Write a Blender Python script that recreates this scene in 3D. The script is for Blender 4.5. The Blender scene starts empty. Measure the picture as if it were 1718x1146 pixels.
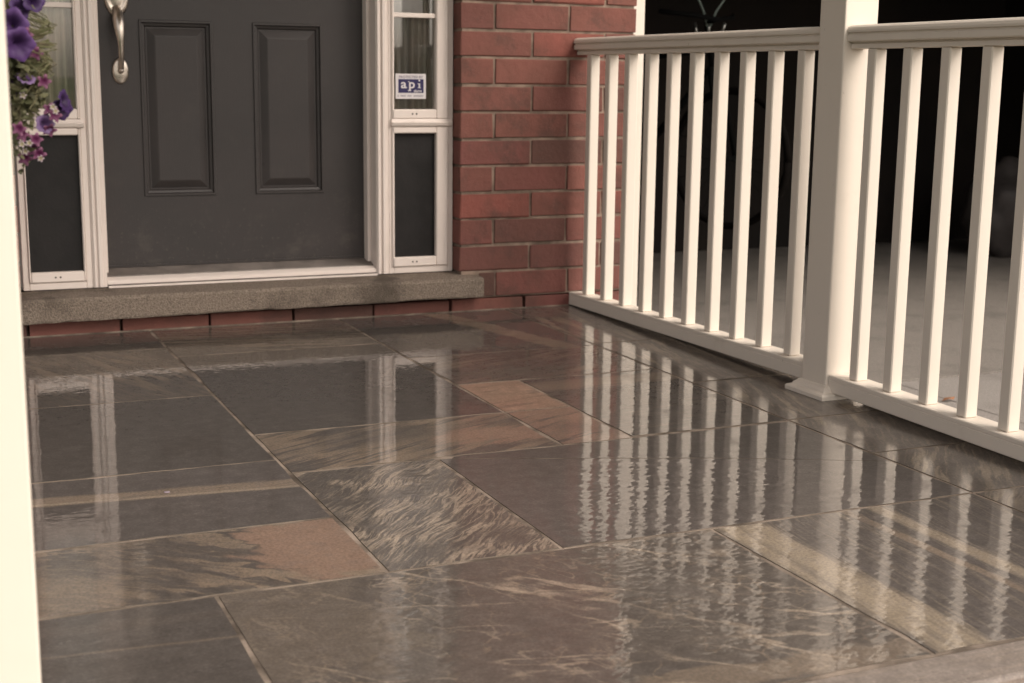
import bpy, bmesh, math, random
from mathutils import Vector, Matrix

random.seed(7)
S = bpy.context.scene
C = S.collection
R = math.radians

# ------------------------------------------------------------------ camera
YAW, PITCH, ROLL = R(23.634), R(10.744), R(-0.6605)
cam = bpy.data.cameras.new('camera')
cam.sensor_width = 36.0
cam.lens = 2342.55 / 1718 * 36
cam.clip_start, cam.clip_end = 0.05, 2000
cam.dof.use_dof = True
cam.dof.focus_distance = 2.9
cam.dof.aperture_fstop = 6.5
co = bpy.data.objects.new('camera', cam)
C.objects.link(co)
fw = Vector((math.sin(YAW) * math.cos(PITCH), math.cos(YAW) * math.cos(PITCH), -math.sin(PITCH)))
rt = Vector((math.cos(YAW), -math.sin(YAW), 0))
dn = fw.cross(rt)
r2 = rt * math.cos(ROLL) + dn * math.sin(ROLL)
d2 = dn * math.cos(ROLL) - rt * math.sin(ROLL)
m = Matrix.Identity(4)
for i in range(3):
    m[i][0], m[i][1], m[i][2] = r2[i], -d2[i], -fw[i]
m[2][3] = 0.773
co.matrix_world = m
S.camera = co

# ------------------------------------------------------------------ light
SUN_EL, SUN_AZ = R(42), R(150)          # azimuth clockwise from +y
w = bpy.data.worlds.new('World')
S.world = w
w.use_nodes = True
nt = w.node_tree
nt.nodes.clear()
sky = nt.nodes.new('ShaderNodeTexSky')
sky.sky_type = 'NISHITA'
sky.sun_disc = False
sky.sun_elevation = SUN_EL
sky.sun_rotation = SUN_AZ
sky.dust_density = 4.0
hs = nt.nodes.new('ShaderNodeHueSaturation')
hs.inputs['Saturation'].default_value = 0.22
tint = nt.nodes.new('ShaderNodeMix')
tint.data_type = 'RGBA'
tint.blend_type = 'MULTIPLY'
tint.inputs[0].default_value = 1.0
tint.inputs[7].default_value = (1.0, 0.925, 0.855, 1)
bg = nt.nodes.new('ShaderNodeBackground')
bg.inputs[1].default_value = 0.15
wo = nt.nodes.new('ShaderNodeOutputWorld')
nt.links.new(sky.outputs[0], hs.inputs['Color'])
nt.links.new(hs.outputs[0], tint.inputs[6])
nt.links.new(tint.outputs[2], bg.inputs[0])
nt.links.new(bg.outputs[0], wo.inputs[0])

sl = bpy.data.lights.new('sun', 'SUN')
sl.energy = 0.72
sl.angle = R(35)
sl.color = (1.0, 0.91, 0.82)
so = bpy.data.objects.new('sun', sl)
C.objects.link(so)
sd = Vector((math.sin(SUN_AZ) * math.cos(SUN_EL), math.cos(SUN_AZ) * math.cos(SUN_EL), math.sin(SUN_EL)))
so.rotation_euler = sd.to_track_quat('Z', 'Y').to_euler()
so.location = sd * 30

S.view_settings.view_transform = 'Standard'
S.view_settings.look = 'None'
S.view_settings.gamma = 1
S.view_settings.use_curve_mapping = False
S.view_settings.exposure = 0.82
S.cycles.max_bounces = 8
S.cycles.transparent_max_bounces = 8
S.cycles.use_denoising = True
S.cycles.sample_clamp_indirect = 6

# ------------------------------------------------------------------ materials
def srgb(r, g, b):
    f = lambda c: (c / 255 / 12.92) if c / 255 <= 0.04045 else ((c / 255 + 0.055) / 1.055) ** 2.4
    return (f(r), f(g), f(b), 1)

class NT:
    """small helper to write node trees"""
    def __init__(s, name):
        s.m = bpy.data.materials.new(name)
        s.m.use_nodes = True
        s.t = s.m.node_tree
        s.p = s.t.nodes['Principled BSDF']
        s.tc = s.t.nodes.new('ShaderNodeTexCoord')
    def n(s, kind, **kw):
        o = s.t.nodes.new('ShaderNode' + kind)
        for k, v in kw.items():
            if hasattr(o, k):
                setattr(o, k, v)
            else:
                s.set(o, k, v)
        return o
    def set(s, node, key, v):
        i = node.inputs[key]
        if isinstance(v, bpy.types.NodeSocket):
            s.t.links.new(v, i)
        else:
            i.default_value = v
    def mapping(s, rot=0, scale=(1, 1, 1), loc=(0, 0, 0), src=None):
        mp = s.n('Mapping')
        s.set(mp, 'Vector', src or s.tc.outputs['Object'])
        mp.inputs['Rotation'].default_value = (0, 0, rot)
        mp.inputs['Scale'].default_value = scale
        mp.inputs['Location'].default_value = loc
        return mp.outputs[0]
    def noise(s, vec, scale, detail=4, rough=0.55, dist=0.0, out=0):
        o = s.n('TexNoise')
        s.set(o, 'Vector', vec)
        o.inputs['Scale'].default_value = scale
        o.inputs['Detail'].default_value = detail
        o.inputs['Roughness'].default_value = rough
        o.inputs['Distortion'].default_value = dist
        return o.outputs[out]
    def ramp(s, fac, lo, hi, a=0.0, b=1.0, smooth=True):
        o = s.n('MapRange')
        o.interpolation_type = 'SMOOTHSTEP' if smooth else 'LINEAR'
        s.set(o, 'Value', fac)
        o.inputs['From Min'].default_value = lo
        o.inputs['From Max'].default_value = hi
        o.inputs['To Min'].default_value = a
        o.inputs['To Max'].default_value = b
        return o.outputs[0]
    def mix(s, fac, a, b, mode='MIX'):
        o = s.n('Mix')
        o.data_type = 'RGBA'
        o.blend_type = mode
        s.set(o, 0, fac)
        s.set(o, 6, a)
        s.set(o, 7, b)
        return o.outputs[2]
    def math(s, op, a, b=0.0, c=0.0):
        o = s.n('Math')
        o.operation = op
        s.set(o, 0, a)
        s.set(o, 1, b)
        s.set(o, 2, c)
        return o.outputs[0]
    def bump(s, h, dist, strength=1.0, normal=None):
        o = s.n('Bump')
        s.set(o, 'Height', h)
        o.inputs['Distance'].default_value = dist
        o.inputs['Strength'].default_value = strength
        if normal is not None:
            s.set(o, 'Normal', normal)
        return o.outputs[0]
    def base(s, c, rough=0.5, spec=0.5):
        s.set(s.p, 'Base Color', c)
        s.set(s.p, 'Roughness', rough)
        s.set(s.p, 'Specular IOR Level', spec)

def plain(name, col, rough=0.5, spec=0.4, metal=0.0, var=0.12, scale=9, bump=0.0004, bscale=120):
    t = NT(name)
    o = t.tc.outputs['Object']
    n1 = t.noise(o, scale, 5)
    dark = tuple(c * (1 - var) for c in col[:3]) + (1,)
    lite = tuple(min(1, c * (1 + var * 0.6)) for c in col[:3]) + (1,)
    t.base(t.mix(t.ramp(n1, 0.3, 0.7), dark, lite), t.ramp(n1, 0.3, 0.7, rough * 0.85, min(1, rough * 1.15)), spec)
    t.p.inputs['Metallic'].default_value = metal
    if bump:
        t.set(t.p, 'Normal', t.bump(t.noise(o, bscale, 3), bump))
    return t.m

def white_mat(name, col, dirt=0.5):
    t = NT(name)
    o = t.tc.outputs['Object']
    grime = t.ramp(t.noise(o, 7, 6, 0.65), 0.55, 0.8, 0, 0.28 * dirt)
    speck = t.ramp(t.noise(o, 60, 2, 0.5), 0.74, 0.8, 0, 0.35 * dirt)
    c = t.mix(grime, col, (0.42, 0.36, 0.28, 1))
    c = t.mix(speck, c, (0.25, 0.2, 0.14, 1))
    t.base(c, t.ramp(t.noise(o, 14, 3), 0.3, 0.7, 0.42, 0.6), 0.35)
    t.set(t.p, 'Normal', t.bump(t.noise(o, 18, 2), 0.0012, 0.5))
    return t.m

M = {}
M['paint'] = white_mat('white_paint', (0.69, 0.622, 0.54, 1), 0.8)
M['rail_paint'] = white_mat('rail_paint', (0.69, 0.622, 0.54, 1), 1.5)
M['vinyl'] = white_mat('white_vinyl', (0.70, 0.615, 0.56, 1), 0.6)
def door_mat():
    t = NT('charcoal_door_paint')
    o = t.tc.outputs['Object']
    sx = t.n('SeparateXYZ'); t.set(sx, 0, o)
    low = t.ramp(sx.outputs[2], 0.0, 0.34, 1, 0.0)
    n1 = t.noise(o, 3.5, 6, 0.65)
    spots = t.ramp(t.noise(o, 75, 4, 0.6), 0.58, 0.68, 0, 1)
    c = t.mix(t.ramp(n1, 0.3, 0.7), (0.030, 0.026, 0.025, 1), (0.039, 0.0325, 0.031, 1))
    c = t.mix(t.math('MULTIPLY', spots, t.math('MULTIPLY', low, 0.35)), c, (0.095, 0.080, 0.066, 1))
    c = t.mix(t.math('MULTIPLY', t.ramp(t.noise(o, 9, 5, 0.7), 0.5, 0.75), t.ramp(low, 0, 1, 0.12, 0.4)), c, (0.085, 0.072, 0.062, 1))
    c = t.mix(t.ramp(t.noise(o, 28, 2, 0.5), 0.74, 0.78, 0, 0.5), c, (0.02, 0.017, 0.016, 1))
    t.base(c, t.ramp(n1, 0.3, 0.7, 0.38, 0.52), 0.35)
    t.set(t.p, 'Normal', t.bump(t.noise(t.mapping(scale=(240, 240, 30)), 1.0, 3), 0.0005, 0.6))
    return t.m
M['door'] = door_mat()
M['panel'] = plain('dark_sidelight_panel', (0.016, 0.0145, 0.014, 1), 0.5, 0.2, var=0.35)
M['nickel'] = plain('satin_nickel', (0.52, 0.46, 0.40, 1), 0.32, 0.5, metal=1.0, var=0.25, scale=40, bump=0.0001)
M['alu'] = plain('weathered_aluminium', (0.18, 0.155, 0.138, 1), 0.5, 0.4, metal=0.1, var=0.3, scale=14)
M['hole'] = plain('screw_shadow', (0.03, 0.025, 0.02, 1), 0.8)
M['rubber'] = plain('black_rubber', (0.006, 0.005, 0.0045, 1), 0.95, 0.02)
M['curtain_tan'] = None
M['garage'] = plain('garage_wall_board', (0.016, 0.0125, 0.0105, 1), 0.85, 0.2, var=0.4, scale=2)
M['ceiling'] = plain('soffit_white', (0.62, 0.58, 0.52, 1), 0.7)

def curtain_mat(name, a, b):
    t = NT(name)
    v = t.noise(t.mapping(scale=(60, 60, 1.2)), 1.0, 3)
    g = t.noise(t.tc.outputs['Object'], 6, 3)
    c = t.mix(t.ramp(g, 0.35, 0.65), a, b)
    c = t.mix(t.ramp(v, 0.3, 0.7, 0.35, 0), c, (0.05, 0.045, 0.035, 1))
    t.base(c, 0.9, 0.1)
    return t.m
M['curtain_tan'] = curtain_mat('tan_curtain_cloth', (0.62, 0.51, 0.41, 1), (0.40, 0.40, 0.29, 1))
M['curtain_dark'] = curtain_mat('grey_green_curtain_cloth', (0.36, 0.32, 0.29, 1), (0.26, 0.265, 0.225, 1))
M['curtain_white'] = plain('white_curtain_cloth', (0.86, 0.82, 0.84, 1), 0.9, 0.1)

def glass_mat():
    t = NT('window_glass')
    t.t.nodes.remove(t.p)
    out = t.t.nodes['Material Output']
    tr = t.n('BsdfTransparent'); tr.inputs[0].default_value = (0.95, 0.955, 0.94, 1)
    gl = t.n('BsdfGlossy'); gl.inputs['Roughness'].default_value = 0.02
    fr = t.n('Fresnel'); fr.inputs[0].default_value = 1.5
    mx = t.n('MixShader')
    t.set(mx, 0, t.ramp(fr.outputs[0], 0, 1, 0.05, 1, False))
    t.t.links.new(tr.outputs[0], mx.inputs[1])
    t.t.links.new(gl.outputs[0], mx.inputs[2])
    t.t.links.new(mx.outputs[0], out.inputs[0])
    return t.m
M['glass'] = glass_mat()

def brick_mat():
    t = NT('red_clay_brick')
    oi = t.n('ObjectInfo')
    o = t.tc.outputs['Object']
    off = t.n('VectorMath'); off.operation = 'ADD'
    comb = t.n('CombineXYZ')
    for i in range(3):
        t.set(comb, i, t.math('MULTIPLY', oi.outputs['Random'], 17.0 + 9 * i))
    t.set(off, 0, o); t.set(off, 1, comb.outputs[0])
    v = off.outputs[0]
    rnd = oi.outputs['Random']
    cr = t.n('ValToRGB')
    t.set(cr, 0, rnd)
    e = cr.color_ramp.elements
    e[0].position, e[0].color = 0.0, (0.095, 0.060, 0.050, 1)
    e[1].position, e[1].color = 1.0, (0.245, 0.086, 0.067, 1)
    for p_, c_ in ((0.16, (0.16, 0.066, 0.056, 1)), (0.3, (0.195, 0.074, 0.061, 1)), (0.62, (0.215, 0.083, 0.066, 1)), (0.8, (0.19, 0.068, 0.060, 1))):
        x = e.new(p_); x.color = (c_[0] * 0.94, c_[1] * 1.03, c_[2] * 1.03, 1)
    n1 = t.noise(v, 9, 5, 0.6)
    n2 = t.noise(v, 170, 3, 0.6)
    smut = t.ramp(t.noise(v, 6.5, 6, 0.68), 0.48, 0.7, 0, 0.75)
    c = t.mix(t.ramp(n1, 0.3, 0.7, 0, 0.8), cr.outputs[0], t.mix(0.6, cr.outputs[0], (0.13, 0.062, 0.048, 1)))
    c = t.mix(smut, c, (0.095, 0.055, 0.046, 1))
    c = t.mix(t.ramp(n2, 0.6, 0.8, 0, 0.3), c, (0.36, 0.20, 0.16, 1))
    t.base(c, 0.88, 0.15)
    h = t.math('ADD', t.math('MULTIPLY', t.noise(v, 300, 3, 0.7), 0.5), t.noise(t.mapping(scale=(1, 1, 1), src=v), 38, 4))
    t.set(t.p, 'Normal', t.bump(h, 0.004, 0.9))
    return t.m
M['brick'] = brick_mat()
M['mortar'] = plain('sandy_mortar', (0.23, 0.172, 0.135, 1), 0.95, 0.1, var=0.5, scale=12, bump=0.0015, bscale=240)

def concrete_mat(name, col, grain, pit=0.5, scale=1.0, stain=0.5, gr=1.0):
    t = NT(name)
    o = t.tc.outputs['Object']
    n0 = t.noise(o, 3.5 * scale, 6, 0.65)
    n1 = t.noise(o, 170 * scale, 4, 0.7)
    n2 = t.n('TexVoronoi'); t.set(n2, 'Vector', o); n2.inputs['Scale'].default_value = 230 * scale
    d = tuple(c * (1 - 0.32 * gr) for c in col[:3]) + (1,)
    l = tuple(c * (1 + 0.3 * gr) for c in col[:3]) + (1,)
    c = t.mix(t.ramp(n1, 0.35, 0.65), d, l)
    c = t.mix(t.ramp(n2.outputs['Distance'], 0.0, 0.35, pit, 0), c, grain)
    c = t.mix(t.ramp(n0, 0.5, 0.72, 0, stain), c, tuple(x * 0.35 for x in col[:3]) + (1,))
    t.base(c, 0.92, 0.15)
    t.set(t.p, 'Normal', t.bump(t.math('ADD', n1, t.math('MULTIPLY', n2.outputs['Distance'], 0.8)), 0.004, 0.8))
    return t.m
M['sill'] = concrete_mat('exposed_aggregate_concrete', (0.205, 0.165, 0.132, 1), (0.31, 0.26, 0.21, 1), 0.4, 1.15, 0.85, 1.1)
M['drive'] = concrete_mat('worn_driveway_concrete', (0.30, 0.273, 0.248, 1), (0.32, 0.29, 0.26, 1), 0.12, 0.8, 0.3, 0.4)
M['garage_floor'] = concrete_mat('stained_garage_concrete', (0.24, 0.215, 0.19, 1), (0.27, 0.24, 0.21, 1), 0.08, 0.8, 0.4, 0.4)
M['grout'] = plain('tan_grout', (0.22, 0.178, 0.143, 1), 0.95, 0.08, var=0.65, scale=11, bump=0.0015)
M['slate_edge'] = plain('broken_slate_edge', (0.14, 0.115, 0.093, 1), 0.95, 0.05, var=0.5, scale=14)
M['lawn'] = plain('mown_lawn', (0.05, 0.075, 0.025, 1), 0.95, 0.1, var=0.5, scale=3)

def slab_mat(name, base, alt, vein, ang=0.0, vscale=(3, 40), vein_lo=0.55, vein_hi=0.7, vamt=0.7, warp=0.05,
             mottle=(0.35, 0.65, 0.6), band=(), wet=1.0, rough=0.006, relief=0.000006, wav=0.00026, seed=0.0, fine=0.35, patches=(), cracks=(), vdet=8):
    """sealed riven slate: mottled body, mineral veins along one direction, optional colour bands (x, y, angle, half width, colour, amount)"""
    t = NT(name)
    o0 = t.mapping(loc=(seed, seed * 0.7, 0))
    nz = t.n('TexNoise'); t.set(nz, 'Vector', o0); nz.inputs['Scale'].default_value = 5.0; nz.inputs['Detail'].default_value = 4
    sub = t.n('VectorMath'); sub.operation = 'SUBTRACT'; t.set(sub, 0, nz.outputs['Color']); sub.inputs[1].default_value = (0.5, 0.5, 0.5)
    sc = t.n('VectorMath'); sc.operation = 'SCALE'; t.set(sc, 0, sub.outputs[0]); sc.inputs['Scale'].default_value = warp * 0.55
    ad = t.n('VectorMath'); ad.operation = 'ADD'; t.set(ad, 0, o0); t.set(ad, 1, sc.outputs[0])
    v = ad.outputs[0]
    stretch = t.mapping(rot=ang, scale=(vscale[0], vscale[1], 1), src=v)
    rot_in = t.n('VectorRotate'); t.set(rot_in, 'Vector', v); rot_in.inputs['Angle'].default_value = -ang; rot_in.rotation_type = 'Z_AXIS'
    st = t.n('VectorMath'); st.operation = 'MULTIPLY'; t.set(st, 0, rot_in.outputs[0]); st.inputs[1].default_value = (vscale[0], vscale[1], 1)
    n_str = t.noise(st.outputs[0], 1.0, vdet, 0.68 if vdet > 5 else 0.5)
    st2 = t.n('VectorMath'); st2.operation = 'MULTIPLY'; t.set(st2, 0, rot_in.outputs[0]); st2.inputs[1].default_value = (vscale[0] * 3.2, vscale[1] * 3.5, 1)
    n_fine = t.noise(st2.outputs[0], 1.0, 4, 0.6)
    n_mot = t.noise(o0, 4.2, 6, 0.62, 0.4)
    n_grain = t.noise(o0, 190, 3, 0.7)
    c = t.mix(t.ramp(n_mot, mottle[0], mottle[1], 0, mottle[2]), base, alt)
    c = t.mix(t.ramp(n_fine, 0.48, 0.75, 0, fine), c, vein)
    c = t.mix(t.ramp(n_fine, 0.25, 0.47, fine * 0.7, 0), c, tuple(x * 0.5 for x in base[:3]) + (1,))
    vm = t.ramp(n_str, vein_lo, vein_lo + (vein_hi - vein_lo) * 0.6, 0, vamt)
    patch = t.ramp(t.noise(o0, 3.1, 3, 0.5), 0.36, 0.6, 0.15, 1)
    c = t.mix(t.math('MULTIPLY', vm, patch), c, vein)
    # edges of the split layers: broken contour lines of a slow height field
    lay_ = t.noise(t.mapping(scale=(1.0, 1.7, 1), loc=(seed * 1.3, seed, 0)), 2.6, 6, 0.62, 0.2)
    fr_ = t.math('FRACT', t.math('MULTIPLY', lay_, 9.0))
    edge = t.ramp(fr_, 0.0, 0.09, 1, 0)
    brk0 = t.ramp(t.noise(o0, 6.5, 4, 0.6), 0.48, 0.62, 0, 1)
    c = t.mix(t.math('MULTIPLY', t.math('MULTIPLY', edge, brk0), 0.42), c, tuple(min(1, x * 2.1 + 0.02) for x in base[:3]) + (1,))
    c = t.mix(t.math('MULTIPLY', t.math('MULTIPLY', t.ramp(fr_, 0.86, 1.0, 0, 1), brk0), 0.45), c, tuple(x * 0.45 for x in base[:3]) + (1,))
    # thin mineral threads where a stretched noise crosses its middle value
    for (ca, csx, csy, wid, amt, ccol, det) in cracks:
        rr = t.n('VectorRotate'); t.set(rr, 'Vector', v); rr.inputs['Angle'].default_value = -ca; rr.rotation_type = 'Z_AXIS'
        mm = t.n('VectorMath'); mm.operation = 'MULTIPLY'; t.set(mm, 0, rr.outputs[0]); mm.inputs[1].default_value = (csx, csy, 1)
        cn_ = t.noise(mm.outputs[0], 1.0, det, 0.5, 0.0)
        th = t.ramp(t.math('ABSOLUTE', t.math('SUBTRACT', cn_, 0.5)), 0.0, wid, amt, 0)
        brk = t.ramp(t.noise(o0, 8, 4, 0.6), 0.38, 0.62, 0.05, 1)
        c = t.mix(t.math('MULTIPLY', th, brk), c, ccol)
    sx = t.n('SeparateXYZ'); t.set(sx, 0, t.tc.outputs['Object'])
    nwob = t.math('SUBTRACT', t.noise(o0, 7, 4, 0.6), 0.5)
    for (bx, by, ba, hw, bc, amt) in band:
        nx, ny = -math.sin(ba), math.cos(ba)
        d = t.math('ADD', t.math('MULTIPLY', sx.outputs[0], nx), t.math('MULTIPLY', sx.outputs[1], ny))
        d = t.math('SUBTRACT', d, bx * nx + by * ny)
        d = t.math('ADD', d, t.math('MULTIPLY', nwob, hw * 0.9))
        d = t.math('ADD', d, t.math('MULTIPLY', t.math('SUBTRACT', n_fine, 0.5), hw * 0.9))
        mask = t.ramp(t.math('ABSOLUTE', d), hw * 0.6, hw * 1.15, amt, 0)
        mask = t.math('MULTIPLY', mask, t.ramp(n_str, 0.34, 0.52, 0.45, 1))
        c = t.mix(mask, c, bc)
    for (px, py, rx, ry, pc, amt) in patches:
        ex = t.math('DIVIDE', t.math('SUBTRACT', sx.outputs[0], px), rx)
        ey = t.math('DIVIDE', t.math('SUBTRACT', sx.outputs[1], py), ry)
        d = t.math('SQRT', t.math('ADD', t.math('MULTIPLY', ex, ex), t.math('MULTIPLY', ey, ey)))
        d = t.math('ADD', d, t.math('MULTIPLY', nwob, 1.1))
        d = t.math('ADD', d, t.math('MULTIPLY', t.math('SUBTRACT', n_str, 0.5), 2.6))
        c = t.mix(t.ramp(d, 0.75, 1.1, amt, 0), c, pc)
    n_mid = t.noise(o0, 34, 5, 0.7)
    c = t.mix(t.ramp(n_mid, 0.42, 0.7, 0, 0.34), c, tuple(min(1, x * 1.7 + 0.02) for x in base[:3]) + (1,))
    c = t.mix(t.ramp(n_mid, 0.28, 0.5, 0.30, 0), c, tuple(x * 0.55 for x in base[:3]) + (1,))
    c = t.mix(t.ramp(n_grain, 0.35, 0.62, 0.42, 0), c, tuple(x * 0.5 for x in base[:3]) + (1,))
    c = t.mix(t.ramp(n_grain, 0.56, 0.72, 0, 0.25), c, tuple(min(1, x * 2.2 + 0.02) for x in base[:3]) + (1,))
    t.base(c, 0.55, 0.25)
    h = t.math('ADD', n_str, t.math('MULTIPLY', n_fine, 0.5))
    t.set(t.p, 'Normal', t.bump(h, relief * 14, 0.8))
    # sealer film: glossy coat that follows the riven face only faintly, with slow waves
    waves = t.noise(o0, 9, 2, 0.45)
    ripple = t.noise(t.mapping(scale=(1, 1.6, 1), loc=(seed, 0, 0)), 42, 0.8, 0.5)
    hh = t.math('ADD', t.math('MULTIPLY', waves, wav), t.math('MULTIPLY', ripple, wav * 0.65))
    hh = t.math('ADD', hh, t.math('MULTIPLY', h, relief))
    cn = t.bump(hh, 1.0, 1.0)
    dull = t.ramp(t.noise(t.mapping(loc=(seed * 2.1, 3, 0)), 6, 6, 0.68), 0.50, 0.68, 0, 1)
    t.set(t.p, 'Coat Weight', t.math('MULTIPLY', t.ramp(dull, 0, 1, 1, 0.62), wet))
    t.set(t.p, 'Coat Roughness', t.math('ADD', t.ramp(n_mot, 0.3, 0.8, rough, rough * 1.5), t.math('MULTIPLY', dull, 0.012 + rough * 0.6)))
    t.p.inputs['Coat IOR'].default_value = 1.5
    t.set(t.p, 'Coat Normal', cn)
    return t.m

# ------------------------------------------------------------------ builders
WORLD = {}          # world position of each empty / mesh origin

def wl(o):
    return WORLD.get(o.name, Vector((0, 0, 0)))

def tag(o, label=None, cat=None, group=None, kind=None):
    if label: o['label'] = label
    if cat: o['category'] = cat
    if group: o['group'] = group
    if kind: o['kind'] = kind
    return o

def thing(name, label, cat, loc=(0, 0, 0), group=None):
    o = bpy.data.objects.new(name, None)
    o.empty_display_size = 0.1
    C.objects.link(o)
    o.location = loc
    WORLD[o.name] = Vector(loc)
    return tag(o, label, cat, group)

def link(name, me, parent=None, at=None):
    o = bpy.data.objects.new(name, me)
    C.objects.link(o)
    at = Vector(at) if at is not None else (wl(parent) if parent else Vector((0, 0, 0)))
    WORLD[o.name] = at
    if parent:
        o.parent = parent
        o.location = at - wl(parent)
    else:
        o.location = at
    return o

def obj(name, bm, mat, parent=None, at=None, smooth=False):
    """bm is in world coordinates; the object's origin goes to `at` (or its parent's origin)"""
    at = Vector(at) if at is not None else (wl(parent) if parent else Vector((0, 0, 0)))
    bmesh.ops.translate(bm, verts=bm.verts, vec=-at)
    bmesh.ops.recalc_face_normals(bm, faces=bm.faces)
    me = bpy.data.meshes.new(name)
    bm.to_mesh(me)
    bm.free()
    if smooth:
        for p in me.polygons: p.use_smooth = True
    me.materials.append(mat)
    return link(name, me, parent, at)

def box(bm, x0, x1, y0, y1, z0, z1, bev=0.0, seg=1):
    r = bmesh.ops.create_cube(bm, size=1.0)
    vs = r['verts']
    bmesh.ops.scale(bm, verts=vs, vec=(x1 - x0, y1 - y0, z1 - z0))
    bmesh.ops.translate(bm, verts=vs, vec=((x0 + x1) / 2, (y0 + y1) / 2, (z0 + z1) / 2))
    if bev:
        es = list({e for v in vs for e in v.link_edges})
        bmesh.ops.bevel(bm, geom=es, offset=bev, segments=seg, affect='EDGES', profile=0.5)
    return bm

def bx(*a, **k):
    return box(bmesh.new(), *a, **k)

def prism(bm, prof, axis, a, b):
    """closed profile of (u,v) extruded; axis 'x': (y,z) along x; 'y': (x,z) along y; 'z': (x,y) along z"""
    f = {'x': lambda u, v, t: (t, u, v), 'y': lambda u, v, t: (u, t, v), 'z': lambda u, v, t: (u, v, t)}[axis]
    A = [bm.verts.new(f(u, v, a)) for u, v in prof]
    B = [bm.verts.new(f(u, v, b)) for u, v in prof]
    n = len(prof)
    bm.faces.new(A); bm.faces.new(list(reversed(B)))
    for i in range(n):
        bm.faces.new((A[i], B[i], B[(i + 1) % n], A[(i + 1) % n]))
    return bm

def tube(bm, pts, rad, seg=8):
    pts = [Vector(p) for p in pts]
    rs = rad if isinstance(rad, (list, tuple)) else [rad] * len(pts)
    rings = []
    for i, p in enumerate(pts):
        d = (pts[min(i + 1, len(pts) - 1)] - pts[max(i - 1, 0)]).normalized()
        u = d.cross(Vector((0.31, 0.17, 0.93))).normalized()
        v = d.cross(u)
        rings.append([bm.verts.new(p + (u * math.cos(k * 2 * math.pi / seg) + v * math.sin(k * 2 * math.pi / seg)) * rs[i]) for k in range(seg)])
    for a, b in zip(rings, rings[1:]):
        for k in range(seg):
            bm.faces.new((a[k], a[(k + 1) % seg], b[(k + 1) % seg], b[k]))
    bm.faces.new(rings[0]); bm.faces.new(list(reversed(rings[-1])))
    return bm

def lathe(bm, prof, c, axis='z', seg=20, sx=1.0):
    """prof list of (r,h); spun about axis through c"""
    rings = []
    for r, h in prof:
        ring = []
        for k in range(seg):
            a = 2 * math.pi * k / seg
            p = (r * math.cos(a) * sx, r * math.sin(a), h)
            if axis == 'y': p = (p[0], -h, p[1])
            if axis == 'x': p = (h, p[0], p[1])
            ring.append(bm.verts.new(Vector(c) + Vector(p)))
        rings.append(ring)
    for a, b in zip(rings, rings[1:]):
        for k in range(seg):
            bm.faces.new((a[k], a[(k + 1) % seg], b[(k + 1) % seg], b[k]))
    bm.faces.new(rings[0]); bm.faces.new(list(reversed(rings[-1])))
    return bm

def struct(name, bm, mat, at=None):
    return tag(obj(name, bm, mat, at=at), kind='structure')

# ------------------------------------------------------------------ setting: ground
GZ = -0.40
g = bmesh.new()
bmesh.ops.create_grid(g, x_segments=1, y_segments=1, size=300)
bmesh.ops.translate(g, verts=g.verts, vec=(0, 0, GZ - 0.02))
struct('ground', g, M['lawn'])
dv = bmesh.new()
box(dv, 2.30, 3.552, -9, 4.36, GZ - 0.1, GZ, bev=0.006)
box(dv, 3.564, 7.8, 2.2, 4.36, GZ - 0.1, GZ - 0.004, bev=0.006)
box(dv, 3.564, 7.8, -9, 2.188, GZ - 0.1, GZ - 0.002, bev=0.006)
struct('driveway', dv, M['drive'])
struct('garage_floor', bx(2.33, 7.9, 4.372, 8.45, GZ - 0.1, GZ), M['garage_floor'])
struct('street', bx(-150, 150, -17, -9.01, GZ - 0.12, GZ - 0.012), plain('asphalt', (0.06, 0.058, 0.055, 1), 0.9))

# porch base under the paving
struct('porch_base', bx(-0.05, 2.28, 1.36, 4.36, GZ, -0.03), M['sill'])

# ------------------------------------------------------------------ porch floor: slabs
floor = thing('porch_floor', None, None, (1.1, 2.8, 0))
floor['kind'] = 'structure'
obj('grout', bx(0.05, 2.26, 1.415, 4.285, -0.03, -0.0014), M['grout'], floor)

DK = (0.080, 0.069, 0.061, 1)       # sealed dark slate
DK2 = (0.077, 0.066, 0.058, 1)
BR = (0.104, 0.086, 0.073, 1)       # brown slate
PL = (0.100, 0.085, 0.077, 1)       # plum grey
TN = (0.285, 0.215, 0.152, 1)       # tan
OC = (0.370, 0.298, 0.212, 1)       # ochre
PK = (0.300, 0.195, 0.140, 1)       # pinkish buff
CR = (0.400, 0.320, 0.240, 1)       # cream vein

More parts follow.
